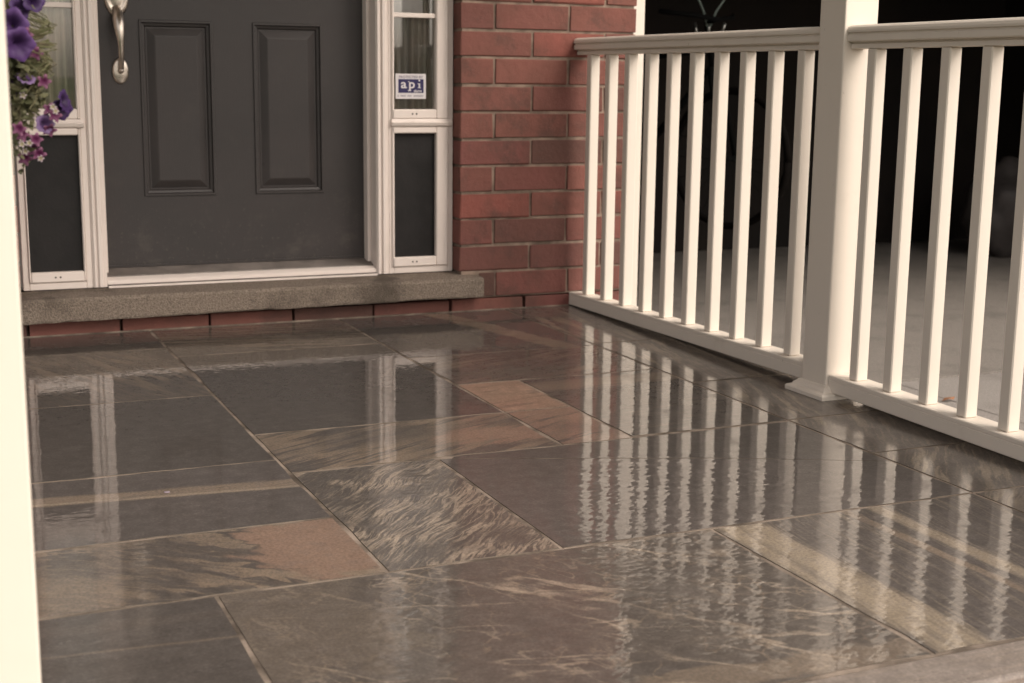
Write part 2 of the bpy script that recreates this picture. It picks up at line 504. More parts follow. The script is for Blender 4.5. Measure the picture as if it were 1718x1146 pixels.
SL = []
def slab(x0, x1, y0, y1, mat, poly=None, tilt=None, top=0.0, gap=0.0037):
    cx, cy = (x0 + x1) / 2, (y0 + y1) / 2
    bm = bmesh.new()
    pts = poly or [(x0 + gap, y0 + gap), (x1 - gap, y0 + gap), (x1 - gap, y1 - gap), (x0 + gap, y1 - gap)]
    # uneven arrises: each edge gets two extra points pushed in or out by a millimetre
    ring = []
    n = len(pts)
    for i in range(n):
        a, b = Vector(pts[i]), Vector(pts[(i + 1) % n])
        ring.append(a)
        k = max(2, int((b - a).length / 0.07))
        nrm = Vector((b.y - a.y, a.x - b.x)).normalized()
        for j in range(1, k):
            ring.append(a.lerp(b, j / k) + nrm * random.choice((random.uniform(-0.0012, 0.0008),) * 4 + (random.uniform(-0.0045, -0.001),)))
    tx, ty = tilt or (random.uniform(-0.0011, 0.0011), random.uniform(-0.0011, 0.0011))
    zt = lambda p: top + (p.x - cx) * tx + (p.y - cy) * ty
    ctr = Vector((cx, cy))
    topv, chv, botv = [], [], []
    for p in ring:
        q = p + (ctr - p).normalized() * 0.0005
        topv.append(bm.verts.new((q.x, q.y, zt(q))))
        chv.append(bm.verts.new((p.x, p.y, zt(p) - 0.0008)))
        botv.append(bm.verts.new((p.x, p.y, -0.028)))
    bm.faces.new(topv)
    n = len(ring)
    for i in range(n):
        j = (i + 1) % n
        bm.faces.new((topv[j], topv[i], chv[i], chv[j]))
        bm.faces.new((chv[j], chv[i], botv[i], botv[j]))
    o = obj('paving_slab', bm, mat, floor, at=(cx, cy, 0))
    o.data.materials.append(M['slate_edge'])
    for p in o.data.polygons:
        if abs(p.normal.z) < 0.99: p.material_index = 1
    SL.append(o)
    return o

X0, X1, X2, X3, X4 = 0.07, 0.667, 1.262, 1.843, 2.25
# left column
slab(X0, X1, 3.978, 4.283, slab_mat('slate_a', DK, BR, TN, R(5), (4, 60), 0.6, 0.75, 0.3, seed=1.3))
slab(X0, X1, 3.342, 3.978, slab_mat('slate_b', DK, BR, TN, R(112), (4, 30), 0.47, 0.66, 0.6, 0.07, seed=2.1, fine=0.4))
slab(X0, X1, 2.713, 3.342, slab_mat('slate_c', DK2, DK, BR, R(4), (4, 60), 0.6, 0.75, 0.35, seed=3.7, fine=0.25))
slab(X0, X1, 2.306, 2.713, slab_mat('slate_d', PL, DK, BR, R(4), (4, 70), 0.55, 0.7, 0.4, seed=4.2, fine=0.3,
     band=((0.0, 0.055, R(-5), 0.030, TN, 0.75), (0.1, 0.026, R(-6), 0.007, OC, 0.7))))
slab(X0, X1, 2.003, 2.306, slab_mat('slate_e', DK2, BR, TN, R(-40), (8, 20), 0.515, 0.565, 0.9, 0.12, seed=5.4, relief=0.00006, rough=0.06, vdet=3.2,
     patches=((0.245, 0.02, 0.12, 0.20, PK, 0.9), (-0.19, -0.06, 0.10, 0.10, TN, 0.45)), cracks=((R(-38), 5, 30, 0.04, 0.5, TN, 3),)))
# middle column
slab(X1, X2, 3.843, 4.283, slab_mat('slate_f', DK, BR, TN, R(-9), (3, 60), 0.47, 0.62, 0.65, 0.05, seed=6.6))
slab(X1, X2, 2.922, 3.843, slab_mat('slate_g', DK2, DK, BR, R(3), (4, 50), 0.6, 0.8, 0.3, seed=7.7, fine=0.22))
slab(X1, X2, 2.605, 2.922, slab_mat('slate_h', DK, BR, TN, R(26), (2.6, 34), 0.44, 0.56, 0.85, 0.07, seed=8.1,
     patches=((0.22, -0.02, 0.17, 0.07, PK, 0.8),)))
slab(X1, 0.973, 2.003, 2.605, slab_mat('slate_i', DK, BR, CR, R(50), (6, 40), 0.55, 0.72, 0.35, 0.11, seed=9.2, relief=0.00035, rough=0.07, wav=0.0009,
     cracks=((R(50), 3.0, 26, 0.030, 0.95, CR, 3), (R(46), 3.6, 40, 0.034, 0.9, CR, 3), (R(53), 5, 55, 0.035, 0.7, CR, 2.5))))
# right columns
slab(X2, X3, 3.60, 4.283, slab_mat('slate_j', DK, PL, BR, R(-40), (3, 30), 0.55, 0.75, 0.35, seed=10.5,
     band=((0.11, 0.02, R(104), 0.045, TN, 0.75),)))
slab(X2, X3, 3.235, 3.60, slab_mat('slate_k', DK2, BR, TN, R(20), (3, 42), 0.48, 0.62, 0.65, 0.07, seed=11.4))
slab(X2, 1.434, 2.922, 3.235, slab_mat('slate_l', PK, TN, DK, R(15), (2.4, 26), 0.53, 0.62, 0.85, seed=12.3, mottle=(0.3, 0.7, 0.7)))
slab(X2, 1.434, 2.605, 2.922, slab_mat('slate_m', DK, PK, PK, R(24), (3, 34), 0.40, 0.52, 0.9, 0.08, seed=13.8))
slab(1.434, X3, 2.616, 3.235, slab_mat('slate_n', DK, DK2, TN, R(2), (3, 40), 0.6, 0.75, 0.4, seed=14.9,
     band=((0.0, 0.22, R(2), 0.055, TN, 0.55),)))
# the big plain slab, cracked corner to corner and set again in two pieces
gp = 0.0035
mo = slab_mat('slate_o', PL, DK, BR, R(6), (4, 50), 0.6, 0.8, 0.25, seed=15.6, fine=0.2, wav=0.00045)
slab(0.973, X3, 2.003, 2.61, mo, poly=[(0.973 + gp, 2.003 + gp), (X3 - gp, 2.003 + gp), (X3 - gp, 2.2445), (1.532, 2.3885), (0.9955, 2.5935), (0.973 + gp, 2.5935)], tilt=(0.0002, -0.0004))
slab(1.0, X3, 2.25, 2.61, slab_mat('slate_p', DK, PL, BR, R(6), (4, 50), 0.6, 0.8, 0.25, seed=16.6, fine=0.2),
     poly=[(1.0035, 2.5935), (1.532, 2.3915), (X3 - gp, 2.2475), (X3 - gp, 2.61 - gp), (1.01, 2.602)], tilt=(-0.0003, 0.0002))
# border strip by the railing, less sealer
for i, (a, b) in enumerate(((3.62, 4.283), (3.05, 3.62), (2.62, 3.05), (2.31, 2.62), (2.003, 2.31), (1.418, 2.003))):
    slab(X3, X4, a, b, slab_mat('slate_border_%s' % 'qrstuv'[i], BR, DK, OC, R(88 - 9 * i), (3, 30), 0.5, 0.66, 0.6, 0.09, seed=20 + i * 1.7,
         wet=0.75 if i > 1 else 0.9, rough=0.10 if i > 1 else 0.05, relief=0.00012))
# front row
slab(X0, 0.395, 1.418, 2.003, slab_mat('slate_w', DK, DK2, BR, R(5), (3, 50), 0.6, 0.8, 0.4, seed=31.1, rough=0.08, relief=0.00008,
     band=((0.03, 0.138, R(-4.7), 0.004, TN, 0.3), (0.0, 0.23, R(-4), 0.02, BR, 0.6))))
slab(0.395, 1.26, 1.418, 2.003, slab_mat('slate_x', (0.098, 0.082, 0.070, 1), DK, BR, R(-30), (9, 15), 0.50, 0.62, 0.5, 0.12, seed=32.7, relief=0.00012, rough=0.05, wav=0.0007, fine=0.16, vdet=4,
     cracks=((R(-50), 1.3, 6, 0.016, 0.8, CR, 4), (R(-15), 1.6, 7, 0.011, 0.6, CR, 4.5), (R(40), 5, 9, 0.014, 0.45, TN, 4), (R(-62), 4, 12, 0.016, 0.4, CR, 4)),
     patches=((-0.34, 0.14, 0.15, 0.22, (0.15, 0.12, 0.092, 1), 0.6), (0.1, -0.25, 0.5, 0.035, TN, 0.45))))
slab(1.26, X3, 1.418, 2.003, slab_mat('slate_y', PL, DK, OC, R(84), (2, 44), 0.54, 0.7, 0.38, 0.05, seed=33.3, relief=0.00006, rough=0.03, wav=0.0005,
     band=((-0.235, 0, R(91), 0.055, OC, 0.85), (0.055, 0, R(90), 0.02, OC, 0.7), (0.0, 0, R(92), 0.012, TN, 0.6))))
# front nosing and the step below it
nos = slab_mat('nosing_stone', (0.22, 0.185, 0.16, 1), (0.17, 0.14, 0.12, 1), CR, R(3), (3, 50), 0.5, 0.7, 0.4, seed=40.4, wet=0.35, rough=0.25)
for a, b in ((0.05, 0.86), (0.866, 2.27)):
    obj('nosing_stone', bx(a, b, 1.322, 1.4145, -0.035, 0.001, bev=0.006, seg=2), nos, floor, at=((a + b) / 2, 1.37, 0))
step_m = slab_mat('step_stone', (0.42, 0.26, 0.19, 1), (0.36, 0.24, 0.18, 1), CR, R(3), (3, 30), 0.5, 0.7, 0.4, seed=41.4, wet=0.3, rough=0.25)
st_ = thing('stone_step', 'pinkish stone step just below the front edge of the porch paving', 'step', (1.16, 1.15, GZ))
obj('tread', bx(0.05, 2.27, 0.96, 1.345, -0.21, -0.165, bev=0.006), step_m, st_)
obj('riser', bx(0.08, 2.24, 1.0, 1.34, GZ, -0.212), M['sill'], st_)

# ------------------------------------------------------------------ brick wall
WY = 4.285
wall = thing('brick_wall', 'red brick house wall around the grey front door', 'wall', (1.0, WY, 0))
PITCHZ, ML = 0.0877, 0.267
JT = 0.0088
variants = {}
def brick_mesh(L, H, D, k):
    key = (round(L, 3), round(H, 3), k)
    if key in variants: return variants[key]
    bm = bx(-L / 2, L / 2, -D / 2, D / 2, -H / 2, H / 2, bev=0.0022)
    for v in bm.verts:
        v.co += Vector((random.uniform(-1, 1), random.uniform(-0.7, 0.7), random.uniform(-1, 1))) * 0.0019
    bmesh.ops.recalc_face_normals(bm, faces=bm.faces)
    me = bpy.data.meshes.new('brick'); bm.to_mesh(me); bm.free()
    me.materials.append(M['brick'])
    variants[key] = me
    return me

upper = bmesh.new()
def lay(x0, x1, off, z0, z1, far=False):
    """bricks of one course between x0 and x1; off = x of one vertical joint"""
    n0 = math.floor((x0 - off) / ML)
    x = off + n0 * ML
    while x < x1 - 1e-4:
        a, b = max(x, x0), min(x + ML, x1)
        x += ML
        if b - a < 0.03: continue
        a2 = a + (JT / 2 if a > x0 + 1e-4 else 0)
        b2 = b - (JT / 2 if b < x1 - 1e-4 else 0)
        H = z1 - z0 - JT
        zc = (z0 + z1) / 2
        if far:
            box(upper, a2, b2, WY, WY + 0.09, zc - H / 2, zc + H / 2)
            continue
        o = link('brick', brick_mesh(b2 - a2, H, 0.09, random.randrange(3)), wall,
                 ((a2 + b2) / 2 + random.uniform(-0.001, 0.001), WY + 0.045 + random.uniform(-0.0012, 0.0016), zc + random.uniform(-0.0008, 0.0008)))
XL, XR = 0.303, 1.683
for k in range(-1, 30):
    z0 = 0.0435 + k * PITCHZ
    z1 = z0 + PITCHZ
    off = 1.8025 if k % 2 == 0 else 1.9365
    if k == 0: off = 1.812
    if k == -1:
        lay(-0.32, 2.322, 1.918, z0, z1)
        lay(-2.9, -0.32, 1.918, z0, z1, True)
        continue
    far = z0 > 1.25
    if z1 < 2.32:
        lay(XR if k != 0 else 1.752, 2.322, off, z0, z1, far)
        lay(-0.12, XL, off, z0, z1, far)
        lay(-2.9, -0.12, off, z0, z1, True)
    else:
        lay(-2.9, 2.322, off, z0, z1, True)
uo = tag(obj('upper_brickwork', upper, M['brick'], wall), kind='stuff')
mb = bmesh.new()
box(mb, -2.9, XL - 0.007, WY + 0.0055, WY + 0.085, 0.043, 2.75)
box(mb, XR + 0.007, 2.315, WY + 0.0055, WY + 0.085, 0.043, 2.75)
box(mb, XL - 0.0065, XR + 0.0065, WY + 0.0075, WY + 0.085, 2.28, 2.75)
box(mb, -2.9, 2.31, WY + 0.045, WY + 0.085, -0.2, 0.0425)
obj('mortar', mb, M['mortar'], wall)
# thin line of lime along the foot of the wall
obj('mortar_fillet', bx(0.07, 2.3, WY - 0.006, WY + 0.004, -0.004, 0.0028), M['grout'], wall)

# ------------------------------------------------------------------ sill
sill = bmesh.new()
n = 46
prof = [(4.352, 0.046), (4.236, 0.046), (4.2335, 0.052), (4.2335, 0.108), (4.238, 0.1155), (4.247, 0.118), (4.352, 0.1255)]
rows = []
for i in range(n + 1):
    x = 0.297 + (1.751 - 0.297) * i / n
    e = 0.004 if i in (0, n) else 0
    row = []
    for j, (y, z) in enumerate(prof):
        jit = random.uniform(-0.0013, 0.0013) if 0 < j < 5 else 0
        row.append(sill.verts.new((x, y + jit + (e if 0 < j < 6 else 0), z + jit + (0.009 * (i / n) if z < 0.06 else 0.001) - (e * 0.5 if z > .1 else 0))))
    rows.append(row)
for a, b in zip(rows, rows[1:]):
    for j in range(len(prof)):
        k = (j + 1) % len(prof)
        sill.faces.new((a[j], a[k], b[k], b[j]))
sill.faces.new(rows[0]); sill.faces.new(list(reversed(rows[-1])))
so_ = obj('concrete_sill', sill, M['sill'], at=(1.02, 4.29, 0.046))
tag(so_, 'rough grey concrete sill running under the front door and its side windows', 'sill')

# ------------------------------------------------------------------ entrance frame
FY = 4.350
fr = thing('door_frame', 'white door frame with narrow side windows on both sides of the grey door', 'door frame', (1.0, FY, 0.126))
TOPZ = 2.27
V = M['vinyl']
def jamb(x0, x1, flip):
    bm = bmesh.new()
    # stepped reveal towards the door
    s = -1 if flip else 1           # direction from the sidelight to the door
    xs = x1 if not flip else x0     # door side
    box(bm, x0, x1, FY, 4.50, 0.128, TOPZ, bev=0.002)
    a, b = sorted((xs + s * 0.0004, xs + s * 0.012))
    box(bm, a, b, FY + 0.058, 4.449, 0.165, 2.215, bev=0.001)
    return bm
obj('jamb', jamb(0.515, 0.557, False), V, fr)
obj('jamb', jamb(1.416, 1.458, True), V, fr)
# bead mouldings on the faces of the jambs
for a, b in ((0.519, 0.527), (0.533, 0.546), (1.419, 1.429), (1.436, 1.449)):
    obj('bead', bx(a, b, FY - 0.007, FY - 0.0005, 0.129, TOPZ - 0.01, bev=0.002), V, fr)
obj('head', bx(0.313, 1.682, FY + 0.002, 4.50, TOPZ + 0.0005, 2.33, bev=0.002), V, fr)

def ring(bm, x0, x1, z0, z1, wl_, wr, wb, wt, y0, y1, bev=0.003):
    box(bm, x0, x0 + wl_, y0, y1, z0, z1, bev=bev)
    box(bm, x1 - wr, x1, y0, y1, z0, z1, bev=bev)
    box(bm, x0 + wl_ + 0.0003, x1 - wr - 0.0003, y0, y1, z0, z0 + wb, bev=bev)
    box(bm, x0 + wl_ + 0.0003, x1 - wr - 0.0003, y0, y1, z1 - wt, z1, bev=bev)
    return bm

def sidelight(x0, x1, g0, g1, side):
    t = bmesh.new()
    ring(t, x0, x1, 0.128, TOPZ - 0.001, 0.018, 0.018, 0.022, 0.03, FY + 0.001, 4.47, bev=0.002)
    s = obj('sidelight', t, V, fr)
    # lower unit: sash and dark panel
    a, b = x0 + 0.0185, x1 - 0.0185
    obj('sash', ring(bmesh.new(), a, b, 0.1505, 0.6085, g0 - a, b - g1, 0.031, 0.021, FY - 0.006, FY + 0.05), V, s)
    obj('dark_panel', bx(g0 - 0.004, g1 + 0.004, FY + 0.014, FY + 0.03, 0.176, 0.594), M['panel'], s)
    # ledge between the units
    pr = [(FY + 0.05, 0.609), (FY - 0.006, 0.609), (FY - 0.012, 0.613), (FY - 0.016, 0.622), (FY - 0.010, 0.626), (FY - 0.006, 0.634), (FY + 0.05, 0.634)]
    obj('ledge', prism(bmesh.new(), pr, 'x', x0 + 0.008, x1 - 0.008), V, s)
    # upper unit
    obj('sash', ring(bmesh.new(), a, b, 0.6345, TOPZ - 0.032, g0 - a, b - g1, 0.030, 0.03, FY - 0.006, FY + 0.05), V, s)
    obj('pane', bx(g0 - 0.004, g1 + 0.004, FY + 0.016, FY + 0.020, 0.66, TOPZ - 0.06), M['glass'], s)
    for z in (0.963, 1.275, 1.587, 1.9):
        obj('muntin', bx(g0 - 0.003, g1 + 0.003, FY + 0.004, FY + 0.015, z - 0.0075, z + 0.0075, bev=0.002), V, s)
    cx = (g0 + g1) / 2
    for z in (0.166, 0.650):
        for d in (-0.007, 0.007):
            h = lathe(bmesh.new(), [(0.0028, 0.0), (0.0028, 0.0016)], (cx + d, FY - 0.0058, z), 'y', 10)
            obj('weep_hole', h, M['hole'], s)
    return s
sidelight(0.3135, 0.5145, 0.3365, 0.4905, 0)
sidelight(1.4585, 1.6825, 1.4685, 1.6225, 1)

# threshold
thr = obj('threshold', prism(bmesh.new(), [(4.345, 0.1295), (4.345, 0.131), (4.384, 0.150), (4.388, 0.157), (4.452, 0.1735), (4.452, 0.1295)], 'x', 0.5575, 1.4155), M['alu'], fr)
obj('threshold_lip', prism(bmesh.new(), [(4.352, 0.136), (4.352, 0.1445), (4.357, 0.148), (4.381, 0.1545), (4.381, 0.149), (4.36, 0.1385)], 'x', 0.5585, 1.4145), V, thr)
obj('threshold_foot', bx(0.5585, 1.4145, 4.337, 4.3445, 0.1265, 0.1325, bev=0.001), V, thr)

# ------------------------------------------------------------------ front door
DY = 4.450
dr = thing('front_door', 'charcoal grey panelled front door with a nickel pull handle', 'door', (0.985, DY, 0.177))
px = ((0.693, 0.917), (1.043, 1.269))
pz = ((0.393, 0.931), (1.075, 1.640), (1.755, 1.985))
xs = [0.552, px[0][0], px[0][1], px[1][0], px[1][1], 1.421]
zs = [0.177, pz[0][0], pz[0][1], pz[1][0], pz[1][1], pz[2][0], pz[2][1], 2.2135]
lf = bmesh.new()
vv = {}
for i, x in enumerate(xs):
    for j, z in enumerate(zs):
        vv[i, j] = lf.verts.new((x, DY, z))
for i in range(5):
    for j in range(7):
        if i in (1, 3) and j in (1, 3, 5): continue
        lf.faces.new((vv[i, j], vv[i + 1, j], vv[i + 1, j + 1], vv[i, j + 1]))
be = [e for e in lf.edges if e.is_boundary and all(v.co.x in (xs[0], xs[-1]) or v.co.z in (zs[0], zs[-1]) for v in e.verts) and
      (abs(e.verts[0].co.x - e.verts[1].co.x) < 1e-6 and e.verts[0].co.x in (xs[0], xs[-1]) or abs(e.verts[0].co.z - e.verts[1].co.z) < 1e-6 and e.verts[0].co.z in (zs[0], zs[-1]))]
ex = bmesh.ops.extrude_edge_only(lf, edges=be)
bmesh.ops.translate(lf, verts=[v for v in ex['geom'] if isinstance(v, bmesh.types.BMVert)], vec=(0, 0.044, 0))
leaf = obj('leaf', lf, M['door'], dr)
PROF = [(0.0, 0.0), (0.0015, -0.005), (0.0075, -0.005), (0.010, 0.004), (0.017, 0.006), (0.021, 0.012), (0.025, 0.012), (0.046, 0.003), (0.05, 0.002)]
for (a, b) in px:
    for (c, d) in pz:
        pm = bmesh.new()
        rings_ = []
        for (o_, dep) in PROF:
            rings_.append([pm.verts.new(p) for p in ((a + o_, DY + dep, c + o_), (b - o_, DY + dep, c + o_), (b - o_, DY + dep, d - o_), (a + o_, DY + dep, d - o_))])
        for r1, r2_ in zip(rings_, rings_[1:]):
            for k in range(4):
                pm.faces.new((r1[k], r1[(k + 1) % 4], r2_[(k + 1) % 4], r2_[k]))
        pm.faces.new(rings_[-1])
        obj('raised_panel', pm, M['door'], dr)
# bottom sweep
obj('door_sweep', bx(0.57, 1.404, DY - 0.004, DY - 0.0005, 0.1742, 0.181), M['door'], dr)
# handle set
hx = 0.634
hd = obj('handle', lathe(bmesh.new(), [(0.040, 0.0), (0.0395, 0.004), (0.036, 0.0075), (0.028, 0.009), (0.0, 0.0095)][:-1] + [(0.002, 0.0095)], (hx, DY, 0.776), 'y', 28, 0.63), M['nickel'], dr, smooth=True)
g = bmesh.new()
pts, rad = [], []
for i in range(25):
    u = i / 24
    z = 0.775 + (0.962 - 0.775) * u
    bow = math.sin(math.pi * min(1, u * 1.02)) ** 0.7
    y = DY - 0.010 - 0.046 * bow
    pts.append((hx - 0.006 * u, y, z)); 
    rad.append(0.0085 + 0.0095 * math.exp(-((u - 0.78) / 0.24) ** 2))
tube(g, pts, rad, 14)
obj('grip', g, M['nickel'], hd, smooth=True)
obj('rosette', lathe(bmesh.new(), [(0.062, 0.0), (0.061, 0.005), (0.055, 0.009), (0.042, 0.0105), (0.038, 0.008), (0.03, 0.010)], (hx - 0.004, DY, 0.998), 'y', 30, 0.60), M['nickel'], hd, smooth=True)
obj('thumb_latch', bx(hx - 0.016, hx + 0.006, DY - 0.05, DY - 0.008, 0.99, 0.996, bev=0.002), M['nickel'], hd)
kb = lathe(bmesh.new(), [(0.007, 0.0), (0.0085, 0.012), (0.006, 0.02)], (hx, DY - 0.009, 0.778), 'y', 14)
obj('screw_cap', kb, M['nickel'], hd, smooth=True)

# ------------------------------------------------------------------ behind the glass
hall = bmesh.new()
box(hall, 0.2, 1.8, 4.56, 5.6, 0.0, 2.45)
for f in hall.faces: f.normal_flip()
struct('hall_interior', hall, M['garage'])
def curtain(name, label, x0, x1, z0, z1, y, mat, folds=7, amp=0.006):
    bm = bmesh.new()
    n = 60
    top, bot, tb, bb = [], [], [], []
    for i in range(n + 1):
        u = i / n
        x = x0 + (x1 - x0) * u
        yy = y + amp * math.sin(u * folds * 2 * math.pi) + amp * 0.4 * math.sin(u * 31)
        top.append(bm.verts.new((x, yy, z1))); bot.append(bm.verts.new((x, yy + 0.002 * math.sin(u * 9), z0)))
        tb.append(bm.verts.new((x, yy + 0.0015, z1))); bb.append(bm.verts.new((x, yy + 0.0035, z0)))
    for i in range(n):
        bm.faces.new((bot[i], bot[i + 1], top[i + 1], top[i])); bm.faces.new((tb[i], tb[i + 1], bb[i + 1], bb[i]))
        bm.faces.new((bot[i], bb[i], bb[i + 1], bot[i + 1])); bm.faces.new((top[i], top[i + 1], tb[i + 1], tb[i]))
    o = obj(name, bm, mat, at=((x0 + x1) / 2, y, z0), smooth=True)
    return tag(o, label, 'curtain')
curtain('curtain', 'tan and green curtain behind the glass of the window left of the door', 0.33, 0.497, 0.62, 2.2, 4.385, M['curtain_tan'])
curtain('curtain', 'dark grey green curtain behind the window with the blue sticker', 1.462, 1.629, 0.62, 2.2, 4.392, M['curtain_dark'])
curtain('curtain', 'short white curtain hanging behind the top of the window right of the door', 1.462, 1.585, 0.958, 2.2, 4.3735, M['curtain_white'], 2, 0.001)

# ------------------------------------------------------------------ alarm sticker
def flat(name, bm, mat, parent, at=None): return obj(name, bm, mat, parent, at)
M['ink_white'] = plain('sticker_white', (0.62, 0.58, 0.58, 1), 0.5, var=0.05, bump=0)
M['ink_blue'] = plain('sticker_navy', (0.018, 0.012, 0.075, 1), 0.5, var=0.1, bump=0)
M['ink_grey'] = plain('sticker_grey_print', (0.16, 0.14, 0.19, 1), 0.5, var=0.1, bump=0)
sx0, sx1, sz0, sz1 = 1.4885, 1.5925, 0.698, 0.778
SY = FY + 0.0155
stk = obj('alarm_sticker', bx(sx0, sx1, SY - 0.0006, SY, sz0, sz1), M['ink_white'], at=((sx0 + sx1) / 2, SY, sz0))
tag(stk, 'white and navy blue api alarm sticker on the window glass right of the door', 'sticker')
obj('blue_field', bx(sx0 + 0.009, sx1 - 0.008, SY - 0.0012, SY - 0.0007, sz0 + 0.019, sz0 + 0.063), M['ink_blue'], stk)
def text(body, size, x, z, mat, bold=0.0, y=SY - 0.0016, sx=1.0):
    cu = bpy.data.curves.new('lettering', 'FONT')
    cu.body = body; cu.size = size; cu.offset = bold; cu.extrude = 0.0001
    cu.align_x = 'CENTER'
    tmp = bpy.data.objects.new('lettering', cu)
    C.objects.link(tmp)
    dg = bpy.context.evaluated_depsgraph_get()
    me = bpy.data.meshes.new_from_object(tmp.evaluated_get(dg))
    bpy.data.objects.remove(tmp)
    me.name = 'lettering'
    me.materials.clear(); me.materials.append(mat)
    o = link('lettering', me, stk, (x, y, z))
    o.rotation_euler = (R(90), 0, 0)
    o.scale = (sx, 1, 1)
    return o
# lower-case serif a p i: letter bodies plus their slab serifs
cxs = (sx0 + sx1) / 2
text('a', 0.040, sx0 + 0.027, sz0 + 0.0345, M['ink_white'], 0.0006, sx=1.15)
text('p', 0.040, sx0 + 0.055, sz0 + 0.0345, M['ink_white'], 0.0006, sx=1.1)
obj('letter_stem', bx(sx0 + 0.0785, sx0 + 0.0835, SY - 0.0017, SY - 0.0014, sz0 + 0.0345, sz0 + 0.0495), M['ink_white'], stk)
obj('letter_dot', lathe(bmesh.new(), [(0.0030, 0.0), (0.0030, 0.0003)], (sx0 + 0.081, SY - 0.0014, sz0 + 0.0588), 'y', 12), M['ink_white'], stk)
for (a, b, z) in ((sx0 + 0.0415, sx0 + 0.047, 0.0540), (sx0 + 0.0415, sx0 + 0.053, 0.0250), (sx0 + 0.0755, sx0 + 0.0868, 0.0345), (sx0 + 0.0755, sx0 + 0.0785, 0.0474), (sx0 + 0.0345, sx0 + 0.039, 0.0345)):
    obj('serif', bx(a, b, SY - 0.0017, SY - 0.0014, sz0 + z, sz0 + z + 0.0021), M['ink_white'], stk)
text('alarm', 0.0125, sx0 + 0.0755, sz0 + 0.0215, M['ink_white'], 0.0002)
text('PROTECTED BY', 0.0105, cxs, sz0 + 0.0665, M['ink_grey'], 0.0001, sx=1.12)
nb = bmesh.new()
for (a, b) in ((0.007, 0.010), (0.017, 0.034), (0.041, 0.056), (0.062, 0.095)):
    k = a
    while k < b - 0.001:
        box(nb, sx0 + k, sx0 + k + 0.0026, SY - 0.0011, SY - 0.0007, sz0 + 0.0068, sz0 + 0.0118)
        k += 0.0048
obj('small_print', nb, M['ink_grey'], stk)

# ------------------------------------------------------------------ posts
def post(label, x0, x1, y0, y1):
    cx, cy = (x0 + x1) / 2, (y0 + y1) / 2
    p = thing('porch_post', label, 'post', (cx, cy, 0), 'square white porch posts')
    obj('shaft', bx(x0, x1, y0, y1, 0.014, 2.6, bev=0.0035, seg=2), M['paint'], p)
    b = bmesh.new()
    hw, hd = (x1 - x0) / 2, (y1 - y0) / 2
    pf = [(0.029, 0.0005), (0.029, 0.010), (0.026, 0.0135), (0.017, 0.0165), (0.0145, 0.021), (0.0085, 0.026), (0.0055, 0.030), (0.0003, 0.0315)]
    rr = []
    for o_, z in pf:
        rr.append([b.verts.new((cx + s1 * (hw + o_), cy + s2 * (hd + o_), z)) for s1, s2 in ((-1, -1), (1, -1), (1, 1), (-1, 1))])
    for r1, r2_ in zip(rr, rr[1:]):
        for k in range(4):
            b.faces.new((r1[k], r1[(k + 1) % 4], r2_[(k + 1) % 4], r2_[k]))
    b.faces.new(rr[0]); b.faces.new(rr[-1])
    obj('base_moulding', b, M['paint'], p)
    return p
post('square white post standing between the two railings', 2.061, 2.156, 2.776, 2.877)
post('overexposed cream white post along the left edge of the photo', 0.006, 0.1015, 1.45, 1.545)
post('square white post at the porch corner, end of the nearer railing', 2.035, 2.13, 1.43, 1.526)

# ------------------------------------------------------------------ railings
def railing(label, ya, yb, za, zb, ys, top_end=None):
    """runs from y=ya (far) to y=yb (near); za, zb are the undersides of the bottom rail"""
    xin = lambda y: 2.087 - 0.0126 * (4.285 - y)
    L = ya - yb
    rl = thing('porch_railing', label, 'railing', (xin(ya) + 0.032, ya, 0), 'white porch railings')
    def place(bm):
        # shear to follow the line of the railing
        for v in bm.verts:
            v.co.x += xin(v.co.y)
        return bm
    def longrail(prof, z_of):
        bm = bmesh.new()
        n = 8
        rows = []
        for i in range(n + 1):
            y = ya - L * i / n
            rows.append([bm.verts.new((u, y, v + z_of(y))) for u, v in prof])
        for a, b in zip(rows, rows[1:]):
            for j in range(len(prof)):
                k = (j + 1) % len(prof)
                bm.faces.new((a[j], a[k], b[k], b[j]))
        bm.faces.new(rows[0]); bm.faces.new(list(reversed(rows[-1])))
        return place(bm)
    lo = lambda y: za + (zb - za) * (ya - y) / L
    bot = [(0.0015, 0.0), (0.0, 0.002), (0.0, 0.030), (0.0012, 0.031), (0.0012, 0.0325), (0.0, 0.0335), (0.0, 0.041), (0.002, 0.043),
           (0.062, 0.043), (0.064, 0.041), (0.064, 0.002), (0.0625, 0.0)]
    br = obj('bottom_rail', longrail(bot, lo), M['rail_paint'], rl)
    half = [(0.016, 0.0), (0.013, 0.001), (0.013, 0.0105), (0.0165, 0.0125), (0.0165, 0.0145), (0.003, 0.0165), (0.001, 0.019), (0.001, 0.031), (0.006, 0.0335),
            (0.006, 0.0355), (0.000, 0.038), (-0.0005, 0.043), (0.002, 0.049), (0.007, 0.053), (0.014, 0.055)]
    prof = half + [(0.066 - u, v) for u, v in reversed(half)]
    tr = obj('top_rail', longrail(prof, lambda y: 0.8465), M['paint'], rl)
    me = None
    for y in ys:
        z0, z1 = lo(y) + 0.0432, 0.8463
        xb = xin(y) + 0.016
        bm = bmesh.new()
        box(bm, xb, xb + 0.033, y, y + 0.0305, z0, z1, bev=0.0025)
        obj('baluster', bm, M['paint'], rl, at=(xb + 0.0165 + random.uniform(-0.0006, 0.0006), y + 0.015 + random.uniform(-0.001, 0.001), z0))
    return rl
railing('farther white railing between the brick wall and the square post', 4.283, 2.879, 0.003, 0.026, [4.1815 - 0.1347 * k for k in range(10)])
railing('nearer white railing running right from the square post', 2.774, 1.528, 0.016, 0.010, [2.684 - 0.1285 * k for k in range(9)])

# ------------------------------------------------------------------ porch ceiling
struct('porch_ceiling', bx(-0.35, 2.45, 1.30, 4.283, 2.601, 2.72), M['ceiling'])

